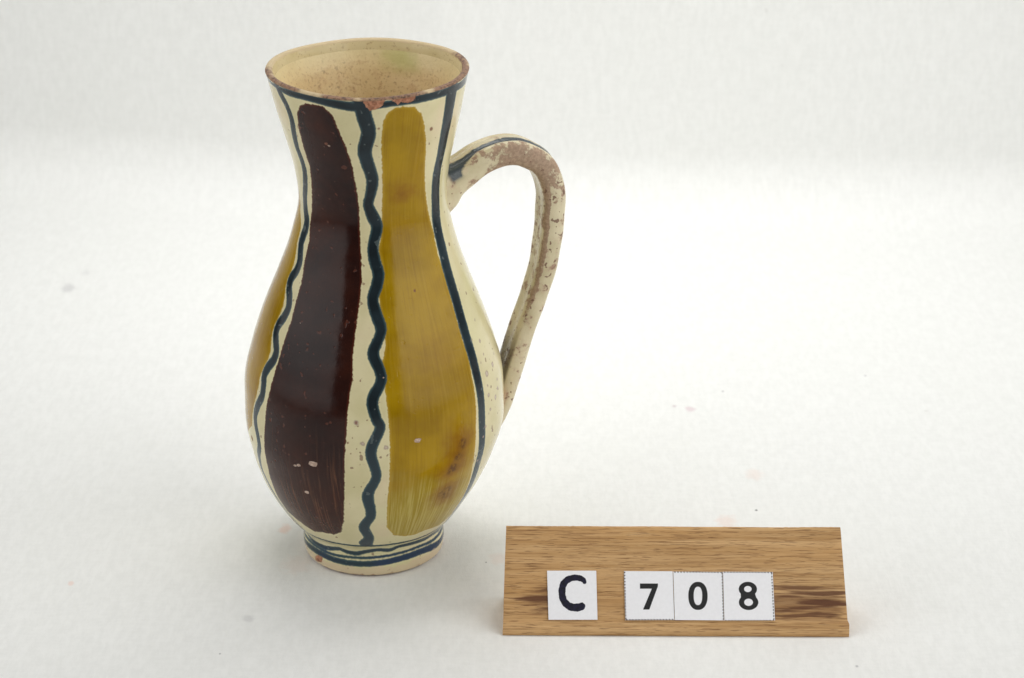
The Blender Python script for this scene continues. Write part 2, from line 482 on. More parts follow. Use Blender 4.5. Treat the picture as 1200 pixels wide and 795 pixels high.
WAVE_LEFT_S = clean([t for t in WAVE_LEFT if t[1] > 48], 0.7) + [(-153, 44, 1.5), (-151, 37, 1.5), (-148.5, 29, 1.5), (-146, 22, 1.5), (-143, 18, 1.5)]
SIDE_GOLD = [(-176, 186), (-172, 165), (-163, 151)] + clean(GOLD_EDGE, 0.7) + [(-166, 56), (-182, 50), (-194, 52), (-200, 66), (-199, 90), (-198, 120), (-199, 150), (-197, 183), (-186, 192)]
LINE_RIGHT_S = [(-31.4, 197.5, 4.2), (-30.9, 194.8, 4.1)] + list(LINE_RIGHT[2:17]) + [
    (-32.6, 57.8, 2.6), (-31.0, 47, 2.4), (-28.5, 38, 2.3), (-26.5, 30, 2.1), (-24.5, 22, 1.9), (-25.5, 17, 1.6)]
MIR = 20.0      # the pattern repeats symmetrically about the handle
_wa = np.array([t[0] for t in WAVE_LEFT_S])
_ws = np.array([_wa[max(0, i - 3):i + 4].mean() for i in range(len(_wa))])
WAVE_LEFT_S = [(a + (a - m_) * 0.55, b, c * 0.92) for (a, b, c), m_ in zip(widen(WAVE_LEFT_S, -93, 0.45), _ws)]
LINE_RIGHT_S = [(a, b, c * 0.84) for a, b, c in widen(LINE_RIGHT_S)]
RING = []
for dg in np.arange(-270, 91, 6):
    if -168 <= dg <= -3:
        low = np.interp(dg, [a[0] for a in RIM_LOW], [a[1] for a in RIM_LOW])
    else:
        low = 196.4 + 0.5 * math.sin(dg * 0.11)
    RING.append((float(dg), float(low)))


def wiggle(z0, amp, per, w, seed, keep=None):
    pts = []
    for dg in np.arange(-270, 91, 3.0):
        z = z0 + amp * math.sin(dg / per * 2 * math.pi + seed)
        ww = w * (1 + 0.15 * math.sin(dg * 0.13 + seed))
        if keep is not None:
            a = [p[0] for p in keep]
            f = min(1.0, max(0.0, 1 - max(a[0] - dg, dg - a[-1]) / 30.0))
            f = f * f * (3 - 2 * f)
            z = z * (1 - f) + f * float(np.interp(dg, a, [p[1] for p in keep]))
            ww = ww * (1 - f) + f * float(np.interp(dg, a, [p[2] for p in keep]))
        pts.append((float(dg), z, ww))
    return pts


def trim(tab, f):
    return [(a, b, c * f) for a, b, c in tab if -146 < a < -38]


F1 = wiggle(16.5, 0.1, 90, 1.5, 0.3, trim(FOOT1, 1.6))
F2 = wiggle(12.4, 1.1, 40, 2.3, 1.1, trim(FOOT2, 1.45))
F3 = wiggle(8.9, 0.25, 70, 1.5, 2.0, trim(FOOT3, 1.25))
F4 = wiggle(6.0, 0.2, 80, 2.9, 0.0, trim(FOOT4, 1.12))


def paint(r, z, outside=True):
    """signed distances (mm) to every painted or worn figure on the outer wall"""
    R, Z = field(r, z)
    A = {}
    if not outside:
        big = np.full(R.shape, 20.0)
        A = {n: big for n in ('gold', 'brown', 'blue', 'clay', 'pale', 'rust', 'grey', 'burn')}
        return A
    gold = np.minimum(poly_sdf(GOLD, R, Z), poly_sdf(SIDE_GOLD, R, Z))
    gold = np.minimum(gold, poly_sdf(mirror(GOLD, MIR), R, Z))
    brown = np.minimum(poly_sdf(BROWN, R, Z), poly_sdf(shift(BROWN, -110), R, Z))
    blue = np.full(R.shape, 50.0)
    wm = dense([(a + (a - (-87 + (b - 100) * -0.028)) * 0.18, b, c * 0.9) for a, b, c in WAVE_MID], 5)
    for t in (dense(WAVE_LEFT_S, 5), wm, dense(LINE_RIGHT_S, 4), mirror(dense(LINE_RIGHT_S, 4), MIR),
              mirror(wm, MIR), F1, F2, F3, F4):
        blue = np.minimum(blue, stroke_sdf(t, R, Z))
    low = np.interp(DEG, [a[0] for a in RING], [a[1] for a in RING])
    hi = 199.2 + 0.4 * np.sin(DEG * 0.09)
    blue = np.minimum(blue, np.maximum(low[None, :] - Z, Z - hi[None, :]))
    clay = np.minimum(poly_sdf(CHIPA, R, Z), poly_sdf(CHIPB, R, Z) + 0.1)
    clay = np.minimum(clay, poly_sdf(FOOTCHIP, R, Z))
    A.update(gold=gold, brown=brown, blue=blue, clay=clay)
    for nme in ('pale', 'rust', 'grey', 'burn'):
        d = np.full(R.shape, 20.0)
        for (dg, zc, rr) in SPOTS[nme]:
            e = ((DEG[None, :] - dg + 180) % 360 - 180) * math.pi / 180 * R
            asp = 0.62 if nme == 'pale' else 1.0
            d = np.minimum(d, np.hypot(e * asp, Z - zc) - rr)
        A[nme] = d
    return A


def glaze_material(name, inside=False):
    k = NT(name)
    oc = k.obj()
    nf = k.noise(oc, 900, 3, 0.6)
    nm = k.noise(oc, 260, 4, 0.6)
    nb = k.noise(oc, 45, 4, 0.55)
    sv = k.n('ShaderNodeSeparateXYZ')
    k.link(oc, sv.inputs[0])
    cv = k.n('ShaderNodeCombineXYZ')
    k.link(sv.outputs[0], cv.inputs[0])
    k.link(sv.outputs[1], cv.inputs[1])
    nv = k.n('ShaderNodeVectorMath', operation='NORMALIZE')
    k.link(cv.outputs[0], nv.inputs[0])
    sc_ = k.n('ShaderNodeVectorMath', operation='SCALE')
    k.link(nv.outputs[0], sc_.inputs[0])
    sc_.inputs['Scale'].default_value = 0.045
    cz = k.n('ShaderNodeCombineXYZ')
    k.link(k.math('MULTIPLY', sv.outputs[2], 0.035), cz.inputs[2])
    ad = k.n('ShaderNodeVectorMath', operation='ADD')
    k.link(sc_.outputs[0], ad.inputs[0])
    k.link(cz.outputs[0], ad.inputs[1])
    streak = k.noise(ad.outputs[0], 1250, 5, 0.62)
    jit = k.math('ADD', k.math('MULTIPLY', k.math('SUBTRACT', nf, 0.5), 1.25),
                 k.math('MULTIPLY', k.math('SUBTRACT', nm, 0.5), 0.5))
    # cream slip
    cream = k.mix(k.ss(nb, 0.35, 0.65), (0.60, 0.54, 0.31), (0.69, 0.62, 0.39))
    cream = k.mix(k.ss(k.noise(oc, 22, 3, 0.5), 0.52, 0.72, 0, 0.35), cream, (0.60, 0.62, 0.30))
    cream = k.mix(k.ss(k.noise(oc, 31, 3, 0.5), 0.55, 0.72, 0, 0.35), cream, (0.74, 0.56, 0.42))
    cream = k.mix(k.ss(nf, 0.62, 0.72, 0, 0.25), cream, (0.50, 0.38, 0.26))
    pits = k.noise(oc, 430, 1, 0.3)
    cream = k.mix(k.ss(pits, 0.735, 0.76, 0, 0.75), cream, (0.22, 0.13, 0.09))
    if inside:
        inn = k.mix(k.ss(nb, 0.3, 0.7), (0.74, 0.58, 0.32), (0.68, 0.51, 0.27))
        inn = k.mix(k.ss(nm, 0.54, 0.68, 0, 0.40), inn, (0.50, 0.30, 0.16))
        inn = k.mix(k.ss(nf, 0.54, 0.66, 0, 0.55), inn, (0.44, 0.27, 0.15))
        inn = k.mix(k.ss(nf, 0.42, 0.30, 0, 0.35), inn, (0.78, 0.62, 0.38))
        sp = k.noise(oc, 620, 1, 0.3)
        inn = k.mix(k.ss(sp, 0.68, 0.76, 0, 0.5), inn, (0.26, 0.16, 0.09))
        sx = k.n('ShaderNodeSeparateXYZ')
        k.link(oc, sx.inputs[0])
        # greener, paler band just under the lip
        band = k.math('ADD', sx.outputs[2], k.math('MULTIPLY', k.math('SUBTRACT', nb, 0.5), 0.012))
        inn = k.mix(k.ss(band, 0.186, 0.196, 0, 0.75), inn, (0.68, 0.58, 0.32))
        # a green copper drip on the far wall
        dx = k.math('MULTIPLY', k.math('SUBTRACT', sx.outputs[0], 0.0125), 0.75)
        dz = k.math('SUBTRACT', sx.outputs[2], 0.1935)
        dd = k.math('SQRT', k.math('ADD', k.math('MULTIPLY', dx, dx), k.math('MULTIPLY', dz, dz)))
        dd = k.math('ADD', dd, k.math('MULTIPLY', k.math('SUBTRACT', k.noise(oc, 150, 3, 0.6), 0.5), 0.007))
        inn = k.mix(k.math('MULTIPLY', k.ss(dd, 0.0085, 0.001), k.ss(sx.outputs[1], 0.0, 0.01, 0, 0.6)), inn, (0.42, 0.42, 0.10))
        col = inn
        k.link(col, k.b.inputs['Base Color'])
        k.b.inputs['Roughness'].default_value = 0.42
        k.link(k.bump(nm, 0.0006, 0.5), k.b.inputs['Normal'])
        return k.m
    gold_d = k.math('ADD', k.attr('gold'), jit)
    brown_d = k.math('ADD', k.attr('brown'), jit)
    blue_d = k.math('ADD', k.attr('blue'), k.math('MULTIPLY', jit, 0.55))
    sx = k.n('ShaderNodeSeparateXYZ')
    k.link(oc, sx.inputs[0])
    zz = sx.outputs[2]
    # halo round the painted figures
    halo = k.math('MINIMUM', k.math('MINIMUM', k.attr('gold'), k.attr('brown')), k.attr('blue'))
    cream = k.mix(k.ss(halo, 0.9, 0.0, 0, 0.35), cream, (0.78, 0.72, 0.44))
    # amber glaze
    g = k.mix(k.ss(nb, 0.3, 0.7), (0.270, 0.155, 0.001), (0.390, 0.236, 0.004))
    g = k.mix(k.ss(k.noise(oc, 34, 5, 0.6), 0.46, 0.68, 0, 0.4), g, (0.250, 0.122, 0.004))
    g = k.mix(k.ss(streak, 0.50, 0.70, 0, 0.28), g, (0.42, 0.27, 0.03))
    g = k.mix(k.ss(streak, 0.48, 0.34, 0, 0.30), g, (0.20, 0.095, 0.004))
    g = k.mix(k.ss(nf, 0.60, 0.75, 0, 0.3), g, (0.28, 0.14, 0.02))
    # thin brushed glaze low on the body
    lowm = k.ss(k.math('ADD', zz, k.math('MULTIPLY', k.math('SUBTRACT', nb, 0.5), 0.04)), 0.060, 0.036)
    thin = k.mix(k.ss(streak, 0.42, 0.62), (0.34, 0.25, 0.03), (0.50, 0.41, 0.115))
    g = k.mix(k.math('MULTIPLY', lowm, 0.85), g, thin)
    g = k.mix(k.ss(k.attr('gold'), -1.3, -0.1, 0, 0.55), g, (0.46, 0.30, 0.04))
    burn = k.math('ADD', k.attr('burn'), k.math('MULTIPLY', k.math('SUBTRACT', k.noise(oc, 130, 5, 0.65), 0.5), 13.0))
    g = k.mix(k.ss(burn, 5.5, -3.5, 0, 0.72), g, (0.21, 0.080, 0.008))
    g = k.mix(k.math('MULTIPLY', k.ss(burn, -1.5, -4.0, 0, 0.75), k.ss(k.noise(oc, 520, 3, 0.6), 0.42, 0.58, 0.15, 1.0)), g, (0.075, 0.028, 0.008))
    col = k.mix(k.ss(gold_d, 0.22, -0.22), cream, g)
    # dark manganese brown
    bb = k.mix(k.ss(nb, 0.3, 0.7), (0.015, 0.0055, 0.005), (0.034, 0.010, 0.0065))
    bb = k.mix(k.ss(k.attr('brown'), -1.1, 0.0, 0, 0.8), bb, (0.095, 0.020, 0.010))
    lowb = k.ss(k.math('ADD', zz, k.math('MULTIPLY', k.math('SUBTRACT', nb, 0.5), 0.05)), 0.075, 0.025)
    thinb = k.mix(k.ss(streak, 0.50, 0.72), (0.048, 0.016, 0.010), (0.19, 0.075, 0.035))
    bb = k.mix(k.math('MULTIPLY', lowb, 0.85), bb, thinb)
    bb = k.mix(k.ss(k.noise(oc, 36, 4, 0.6), 0.50, 0.68, 0, 0.5), bb, (0.060, 0.014, 0.006))
    bb = k.mix(k.ss(pits, 0.70, 0.76, 0, 0.4), bb, (0.16, 0.05, 0.03))
    col = k.mix(k.ss(brown_d, 0.25, -0.25), col, bb)
    # blue-black line glaze, teal where it thins at the edge
    bl = k.mix(k.ss(nb, 0.35, 0.65), (0.011, 0.016, 0.019), (0.021, 0.034, 0.042))
    bl = k.mix(k.ss(k.math('ADD', zz, k.math('MULTIPLY', k.math('SUBTRACT', nb, 0.5), 0.05)), 0.085, 0.045, 0, 0.8), bl, (0.030, 0.052, 0.066))
    bl = k.mix(k.ss(k.attr('blue'), -1.0, 0.05, 0, 0.8), bl, (0.060, 0.110, 0.120))
    bl = k.mix(k.math('MULTIPLY', k.ss(zz, 0.016, 0.004, 0, 0.6), k.ss(nb, 0.42, 0.6)), bl, (0.022, 0.040, 0.115))
    bl = k.mix(k.ss(pits, 0.69, 0.74, 0, 0.5), bl, (0.12, 0.15, 0.15))
    col = k.mix(k.ss(blue_d, 0.30, -0.22), col, bl)
    # blemishes, plus the painted rim highlight of the pit in the brown
    gr = k.math('ADD', k.attr('grey'), k.math('MULTIPLY', jit, 1.0))
    col = k.mix(k.math('MULTIPLY', k.ss(gr, 0.35, -0.3), 0.8), col, (0.33, 0.24, 0.21))
    col = k.mix(k.math('MULTIPLY', k.ss(gr, -0.2, -0.7), 0.6), col, (0.62, 0.53, 0.42))
    ru = k.math('ADD', k.attr('rust'), k.math('MULTIPLY', jit, 0.9))
    col = k.mix(k.math('MULTIPLY', k.ss(ru, 0.2, -0.2), 0.85), col, (0.20, 0.085, 0.055))
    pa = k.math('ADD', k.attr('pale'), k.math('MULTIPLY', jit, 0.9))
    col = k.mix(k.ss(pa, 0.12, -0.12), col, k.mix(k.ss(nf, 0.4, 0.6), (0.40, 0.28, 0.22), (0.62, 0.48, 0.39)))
    # bare clay along the foot edge and in the rim chips
    edge = k.math('ADD', zz, k.math('MULTIPLY', k.math('SUBTRACT', nm, 0.5), 0.0060))
    col = k.mix(k.ss(edge, 0.0052, 0.0040, 0, 0.5), col, (0.66, 0.50, 0.37))
    col = k.mix(k.ss(edge, 0.0014, 0.0004, 0, 0.85), col, (0.30, 0.16, 0.10))
    cl = k.math('ADD', k.attr('clay'), k.math('MULTIPLY', jit, 1.3))
    clay = k.mix(k.ss(nm, 0.4, 0.6), (0.52, 0.255, 0.155), (0.30, 0.125, 0.07))
    clay = k.mix(k.ss(nf, 0.5, 0.62, 0, 0.5), clay, (0.10, 0.05, 0.035))
    col = k.mix(k.ss(cl, 0.15, -0.15), col, clay)
    # worn lip: attribute 'lip' is 1 on the crown of the lip
    lip = k.math('ADD', k.attr('lip'), k.math('MULTIPLY', k.math('SUBTRACT', nm, 0.5), 1.1))
    inl = k.mix(k.ss(nb, 0.4, 0.6), (0.66, 0.56, 0.33), (0.60, 0.50, 0.27))
    inl = k.mix(k.ss(nf, 0.58, 0.68, 0, 0.5), inl, (0.34, 0.22, 0.13))
    col = k.mix(k.attr('inlip'), col, inl)
    wear = k.mix(k.ss(nf, 0.45, 0.66), (0.30, 0.175, 0.11), (0.10, 0.06, 0.045))
    backy = k.ss(k.math('ADD', sx.outputs[1], k.math('MULTIPLY', k.math('SUBTRACT', nb, 0.5), 0.03)), -0.012, 0.012)
    wear = k.mix(k.ss(k.math('ADD', nb, k.math('MULTIPLY', backy, 0.22)), 0.50, 0.60, 0, 0.85), wear, (0.62, 0.50, 0.30))
    col = k.mix(k.ss(lip, 0.35, 0.75), col, wear)
    k.link(col, k.b.inputs['Base Color'])
    rough = k.ss(k.math('MINIMUM', k.math('MINIMUM', pa, cl), ru), -0.1, 0.1, 0.8, 0.0)
    rough = k.math('MAXIMUM', rough, k.ss(nm, 0.3, 0.7, 0.09, 0.20))
    rough = k.math('MAXIMUM', rough, k.ss(lip, 0.35, 0.75, 0.0, 0.5))
    k.link(rough, k.b.inputs['Roughness'])
    k.b.inputs['IOR'].default_value = 1.5
    k.b.inputs['Specular IOR Level'].default_value = 0.25
    # relief: glaze stands slightly proud, chips are sunk, skin is a little uneven
    figs = k.math('MINIMUM', k.math('MINIMUM', gold_d, brown_d), blue_d)
    h = k.math('MULTIPLY', k.ss(figs, 0.3, -0.5), 0.35)
    h = k.math('ADD', h, k.ss(k.math('MINIMUM', cl, pa), -0.25, 0.15, -2.6, 0.0))
    h = k.math('ADD', h, k.math('MULTIPLY', nb, 2.2))
    h = k.math('ADD', h, k.math('MULTIPLY', k.noise(oc, 24, 2, 0.5), 4.0))
    h = k.math('ADD', h, k.math('MULTIPLY', nm, 0.35))
    h = k.math('ADD', h, k.math('MULTIPLY', nf, 0.10))
    h = k.math('SUBTRACT', h, k.ss(pits, 0.70, 0.76, 0, 0.5))
    k.link(k.bump(h, 0.00016, 0.6), k.b.inputs['Normal'])
    return k.m


glaze = glaze_material('painted_tin_glaze')
glaze_in = glaze_material('inner_glaze', True)

jug = bpy.data.objects.new('jug', None)
COL.objects.link(jug)
jug.empty_display_size = 0.02
jug['label'] = 'tall glazed ceramic jug with brown, amber and wavy blue stripes and one looped handle'
jug['category'] = 'jug'


def outer(z0, z1, step):
    n = max(2, int(round((z1 - z0) / step)) + 1)
    z = np.linspace(z0, z1, n)
    return rad(z), z


def jug_part(name, r, z, mat, outside=True, lip=None):
    A = paint(r, z, outside)
    if lip is not None:
        top = int(np.argmax(z))
        for n_ in ('gold', 'brown', 'blue', 'clay'):
            A[n_] = A[n_].copy()
            A[n_][top + (3 if n_ == 'clay' else 0):] = 20.0
    is_rim = lip is not None
    if lip is None:
        lip = np.zeros(len(r))
    A['lip'] = np.broadcast_to(lip[:, None], (len(r), NTH))
    A['inlip'] = np.broadcast_to((np.arange(len(r)) > np.argmax(z) + 1).astype(float)[:, None] * (1.0 if is_rim else 0.0), (len(r), NTH))
    return grid_obj(name, place(r, z, THETA), mat, jug, True, A)


# foot: recessed base, rounded edge, ring
fr = [5, 16, 21.5, 23.2, 24.0, 24.6, 25.3, 26.0, 26.5]
fz = [1.6, 1.6, 1.5, 1.0, 0.35, 0.05, 0.0, 0.14, 0.5]
r1, z1 = outer(1.1, 14.4, 0.35)
r1[0] -= 0.15
jug_part('foot', np.concatenate([fr, r1]), np.concatenate([fz, z1]), glaze)
r2, z2 = outer(14.4, 197.2, 0.42)
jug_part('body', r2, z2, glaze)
# rim: outer band, rounded lip, first millimetres of the inside
r3, z3 = outer(197.2, 199.0, 0.3)
rl, zl, lp = list(r3), list(z3), [0.0] * len(r3)
rt = float(rad(199.0))
for a in np.linspace(0, math.pi, 12)[1:]:
    rl.append(rt + 0.25 - 1.3 + 1.3 * math.cos(a) - 0.25 * (a / math.pi))
    zl.append(199.0 + 1.1 * math.sin(a))
    lp.append(min(1.0, 0.45 + 0.9 * math.sin(a)))
for dz in (0.6, 1.3, 2.1, 3.0):
    rl.append(rl[-1] - 0.16)
    zl.append(199.0 - dz)
    lp.append(0.30 if dz < 1 else 0.0)
jug_part('rim', np.array(rl), np.array(zl), glaze, True, np.array(lp))
# inside wall down to the floor of the jug
zi = np.linspace(196.0, 9.0, 150)
ri = rad(zi) - np.interp(zi, [9, 30, 190, 196], [6.5, 4.2, 3.3, float(rad(196.0)) - rl[-1]])
ri = np.concatenate([ri, [18, 9, 1.0]])
zi = np.concatenate([zi, [7.5, 7.0, 7.0]])
jug_part('interior', ri, zi, glaze_in, False)

# ------------------------------------------------------------------ handle
AZ = math.radians(20)
HE = np.array([math.cos(AZ), math.sin(AZ), 0])
HN = np.array([math.sin(AZ), -math.cos(AZ), 0])        # towards the camera side
#        radial, height, thickness (in the loop plane), width (across)
HC0 = [(24.0, 146.0, 19.0, 15.5), (28.5, 149.2, 15.5, 14.6), (32.3, 151.9, 12.2, 13.8), (37.5, 155.0, 10.4, 13.2), (44.7, 158.8, 9.7, 13.0), (52.3, 161.0, 9.4, 13.0),
      (60.6, 160.2, 9.3, 13.0), (67.9, 155.9, 9.1, 13.0), (72.2, 149.0, 8.8, 13.0), (73.8, 141.1, 8.6, 12.8), (73.9, 132.6, 8.5, 12.6),
      (73.3, 124.2, 8.3, 12.4), (71.9, 115.4, 8.0, 12.2), (69.6, 106.1, 7.6, 12.0), (67.1, 98.1, 7.3, 11.8), (63.2, 86.7, 7.2, 11.8),
      (58.2, 71.9, 7.3, 12.0), (55.2, 61.5, 7.0, 11.4), (52.8, 52.5, 6.0, 10.0), (50.2, 45.0, 4.2, 8.0), (47.4, 38.5, 2.2, 5.5)]


HC = [(a, b - 0.35 * max(0, 1 - abs(i - 5) / 4), t * (1.0 if i < 1 else 1.13), w * 1.10) for i, (a, b, t, w) in enumerate(HC0)]


def build_handle():
    C = np.array(dense(HC, 10))
    tang = np.gradient(C[:, :2], axis=0)
    tang /= np.linalg.norm(tang, axis=1)[:, None]
    nout = np.stack([-tang[:, 1], tang[:, 0]], 1)      # outward side of the loop
    M = 96
    phi = np.linspace(0, 2 * math.pi, M, endpoint=False)
    rows, tops, sides, along = [], [], [], []
    for i, (e, h, t, w) in enumerate(C):
        s = i / (len(C) - 1)
        c, sn = np.cos(phi), np.sin(phi)
        p = 0.52
        u = np.sign(c) * np.abs(c) ** p * w / 2        # across
        v = np.sign(sn) * np.abs(sn) ** (p + 0.08) * t / 2   # outwards
        fade = min(1, s / 0.06) * min(1, (1 - s) / 0.10)
        # outer face: two shallow grooves, inner face: shallow hollow, sides: soft ridge
        un = u / (w / 2)
        groove = -0.75 * np.exp(-((np.abs(un) - 0.42) / 0.17) ** 2) * (sn > 0) * np.clip(sn * 2, 0, 1)
        hollow = 0.45 * np.exp(-(un / 0.5) ** 2) * np.clip(-sn * 2, 0, 1)
        v = v + fade * (groove + hollow)
        u = u + fade * 0.35 * np.sign(c) * np.exp(-(v / (t * 0.2)) ** 2)
        wob = 0.16 * math.sin(s * 31 + 0.5) + 0.10 * math.sin(s * 73)
        dev = wob * (1 if s < 0.9 else 0)
        ee = e + nout[i, 0] * (v + dev)
        hh = h + nout[i, 1] * (v + dev)
        P = ee[:, None] * HE + u[:, None] * HN + hh[:, None] * np.array([0, 0, 1.0])
        P[:, 0] += 1.2 * (1 - s)
        rows.append(P * MM)
        tops.append(sn)
        sides.append(un)
        along.append(np.full(M, s))
    P = np.array(rows)
    A = {'out': np.array(tops), 'across': np.array(sides), 'along': np.array(along)}
    # caps are buried in the wall of the jug
    return grid_obj('handle', P, handle_material(), jug, True, A)


def handle_material():
    k = NT('worn_handle_glaze')
    oc = k.obj()
    nf = k.noise(oc, 1000, 3, 0.6)
    nm = k.noise(oc, 230, 5, 0.68)
    nb = k.noise(oc, 60, 4, 0.55)
    s = k.attr('along')
    across = k.attr('across')
    out = k.attr('out')
    cream = k.mix(k.ss(nb, 0.35, 0.65), (0.56, 0.49, 0.31), (0.68, 0.60, 0.41))
    cream = k.mix(k.ss(nm, 0.5, 0.66, 0, 0.45), cream, (0.55, 0.38, 0.26))
    # rough unglazed patches: strongest on the near flank over the crown of the loop
    crown = k.math('MULTIPLY', k.ss(s, 0.13, 0.25), k.ss(s, 0.52, 0.38))
    flank = k.ss(across, 0.45, 0.9)
    inner = k.math('MULTIPLY', k.ss(out, -0.25, -0.6), 0.35)
    wt = k.math('ADD', k.math('MULTIPLY', k.math('MULTIPLY', crown, flank), 0.22), k.math('MULTIPLY', inner, 0.12))
    # brown seam where the flank meets the inner face
    seam = k.math('MULTIPLY', k.math('MULTIPLY', k.ss(out, -0.92, -0.72), k.ss(out, -0.20, -0.45)), k.ss(across, 0.1, 0.5))
    wt = k.math('ADD', wt, k.math('MULTIPLY', k.math('MULTIPLY', seam, k.math('MULTIPLY', k.ss(s, 0.28, 0.38), k.ss(s, 0.8, 0.6))), 0.24))
    wt = k.math('ADD', wt, k.ss(s, 0.40, 0.55, 0, 0.035))
    m = k.math('ADD', nm, wt)
    rust = k.mix(k.ss(nf, 0.4, 0.6), (0.36, 0.225, 0.155), (0.235, 0.13, 0.085))
    col = k.mix(k.ss(m, 0.60, 0.70, 0, 0.8), cream, rust)
    spk = k.noise(oc, 520, 1, 0.3)
    col = k.mix(k.ss(k.math('ADD', spk, k.math('MULTIPLY', k.ss(s, 0.3, 0.45), 0.06)), 0.74, 0.77, 0, 0.85), col, (0.17, 0.085, 0.055))
    # blue stripe painted along the outer face, near edge
    # and dark mark where the tail meets the body
    jit = k.math('MULTIPLY', k.math('SUBTRACT', nm, 0.5), 0.35)
    st = k.math('ABSOLUTE', k.math('ADD', k.math('SUBTRACT', across, k.ss(s, 0.10, 0.28, 0.66, 0.28)), jit))
    wdt = k.ss(s, 0.08, 0.26, 0.44, 0.16)
    blue = k.math('MULTIPLY', k.ss(k.math('SUBTRACT', st, wdt), 0.05, -0.05), k.math('MULTIPLY', k.ss(k.math('SUBTRACT', out, k.ss(s, 0.13, 0.30, -0.02, 0.15)), 0.0, 0.2), k.ss(s, 0.085, 0.105)))
    col = k.mix(k.math('MULTIPLY', blue, 0.95), col, (0.022, 0.040, 0.058))
    tail = k.math('MULTIPLY', k.math('MULTIPLY', k.ss(out, -0.45, -0.75), k.ss(s, 0.74, 0.79)), k.ss(s, 0.93, 0.85))
    col = k.mix(k.math('MULTIPLY', tail, 0.75), col, (0.055, 0.035, 0.028))
    redp = k.math('MULTIPLY', k.math('MULTIPLY', k.ss(s, 0.83, 0.86), k.ss(s, 0.92, 0.89)), k.ss(out, 0.0, -0.35))
    col = k.mix(k.math('MULTIPLY', redp, k.ss(nb, 0.35, 0.6, 0, 0.6)), col, (0.56, 0.22, 0.13))
    k.link(col, k.b.inputs['Base Color'])
    pk = k.math('MULTIPLY', k.math('MULTIPLY', k.ss(s, 0.07, 0.12), k.ss(s, 0.30, 0.20)), k.math('MULTIPLY', k.ss(out, 0.0, -0.35), k.ss(across, 0.3, 0.7)))
    col = k.mix(k.math('MULTIPLY', pk, k.ss(nm, 0.38, 0.56, 0, 0.8)), col, (0.60, 0.40, 0.30))
    och = k.math('MULTIPLY', k.math('MULTIPLY', k.ss(s, 0.08, 0.11), k.ss(s, 0.26, 0.16)), k.math('MULTIPLY', k.ss(out, 0.2, 0.4), k.ss(across, 0.05, -0.2)))
    col = k.mix(k.math('MULTIPLY', och, k.ss(nm, 0.38, 0.56, 0, 0.8)), col, (0.36, 0.19, 0.06))
    fsp = k.noise(oc, 1300, 2, 0.4)
    col = k.mix(k.ss(k.math('ADD', fsp, k.math('MULTIPLY', k.ss(s, 0.3, 0.5), 0.06)), 0.63, 0.69, 0, 0.6), col, (0.24, 0.14, 0.09))
    k.link(k.ss(m, 0.60, 0.68, 0.22, 0.65), k.b.inputs['Roughness'])
    h = k.math('ADD', k.math('MULTIPLY', nm, 1.0), k.math('MULTIPLY', nf, 0.35))
    h = k.math('SUBTRACT', h, k.ss(m, 0.62, 0.70, 0, 0.5))
    k.link(k.bump(h, 0.0004, 0.6), k.b.inputs['Normal'])
    return k.m


build_handle()

# ------------------------------------------------------------------ number board
board = bpy.data.objects.new('number_board', None)
COL.objects.link(board)
board.empty_display_size = 0.02
B0 = Vector((0.0517, -0.0732, 0.0))
B1 = Vector((0.1816, -0.0745, 0.0))
EX = (B1 - B0).normalized()
EY = Vector((0, 0, 1)).cross(EX)
BETA = math.radians(62)
EV = EY * math.cos(BETA) + Vector((0, 0, 1)) * math.sin(BETA)
EN = EX.cross(EV)
board.location = B0
board['label'] = 'small sloping oak board with paper tags reading C 708 standing right of the jug'
board['category'] = 'sign'


def bp(x, v, n=0.0):
    """board face coordinates in mm -> offset from the board origin in m"""
    return (EX * x + EV * v + EN * n) * MM


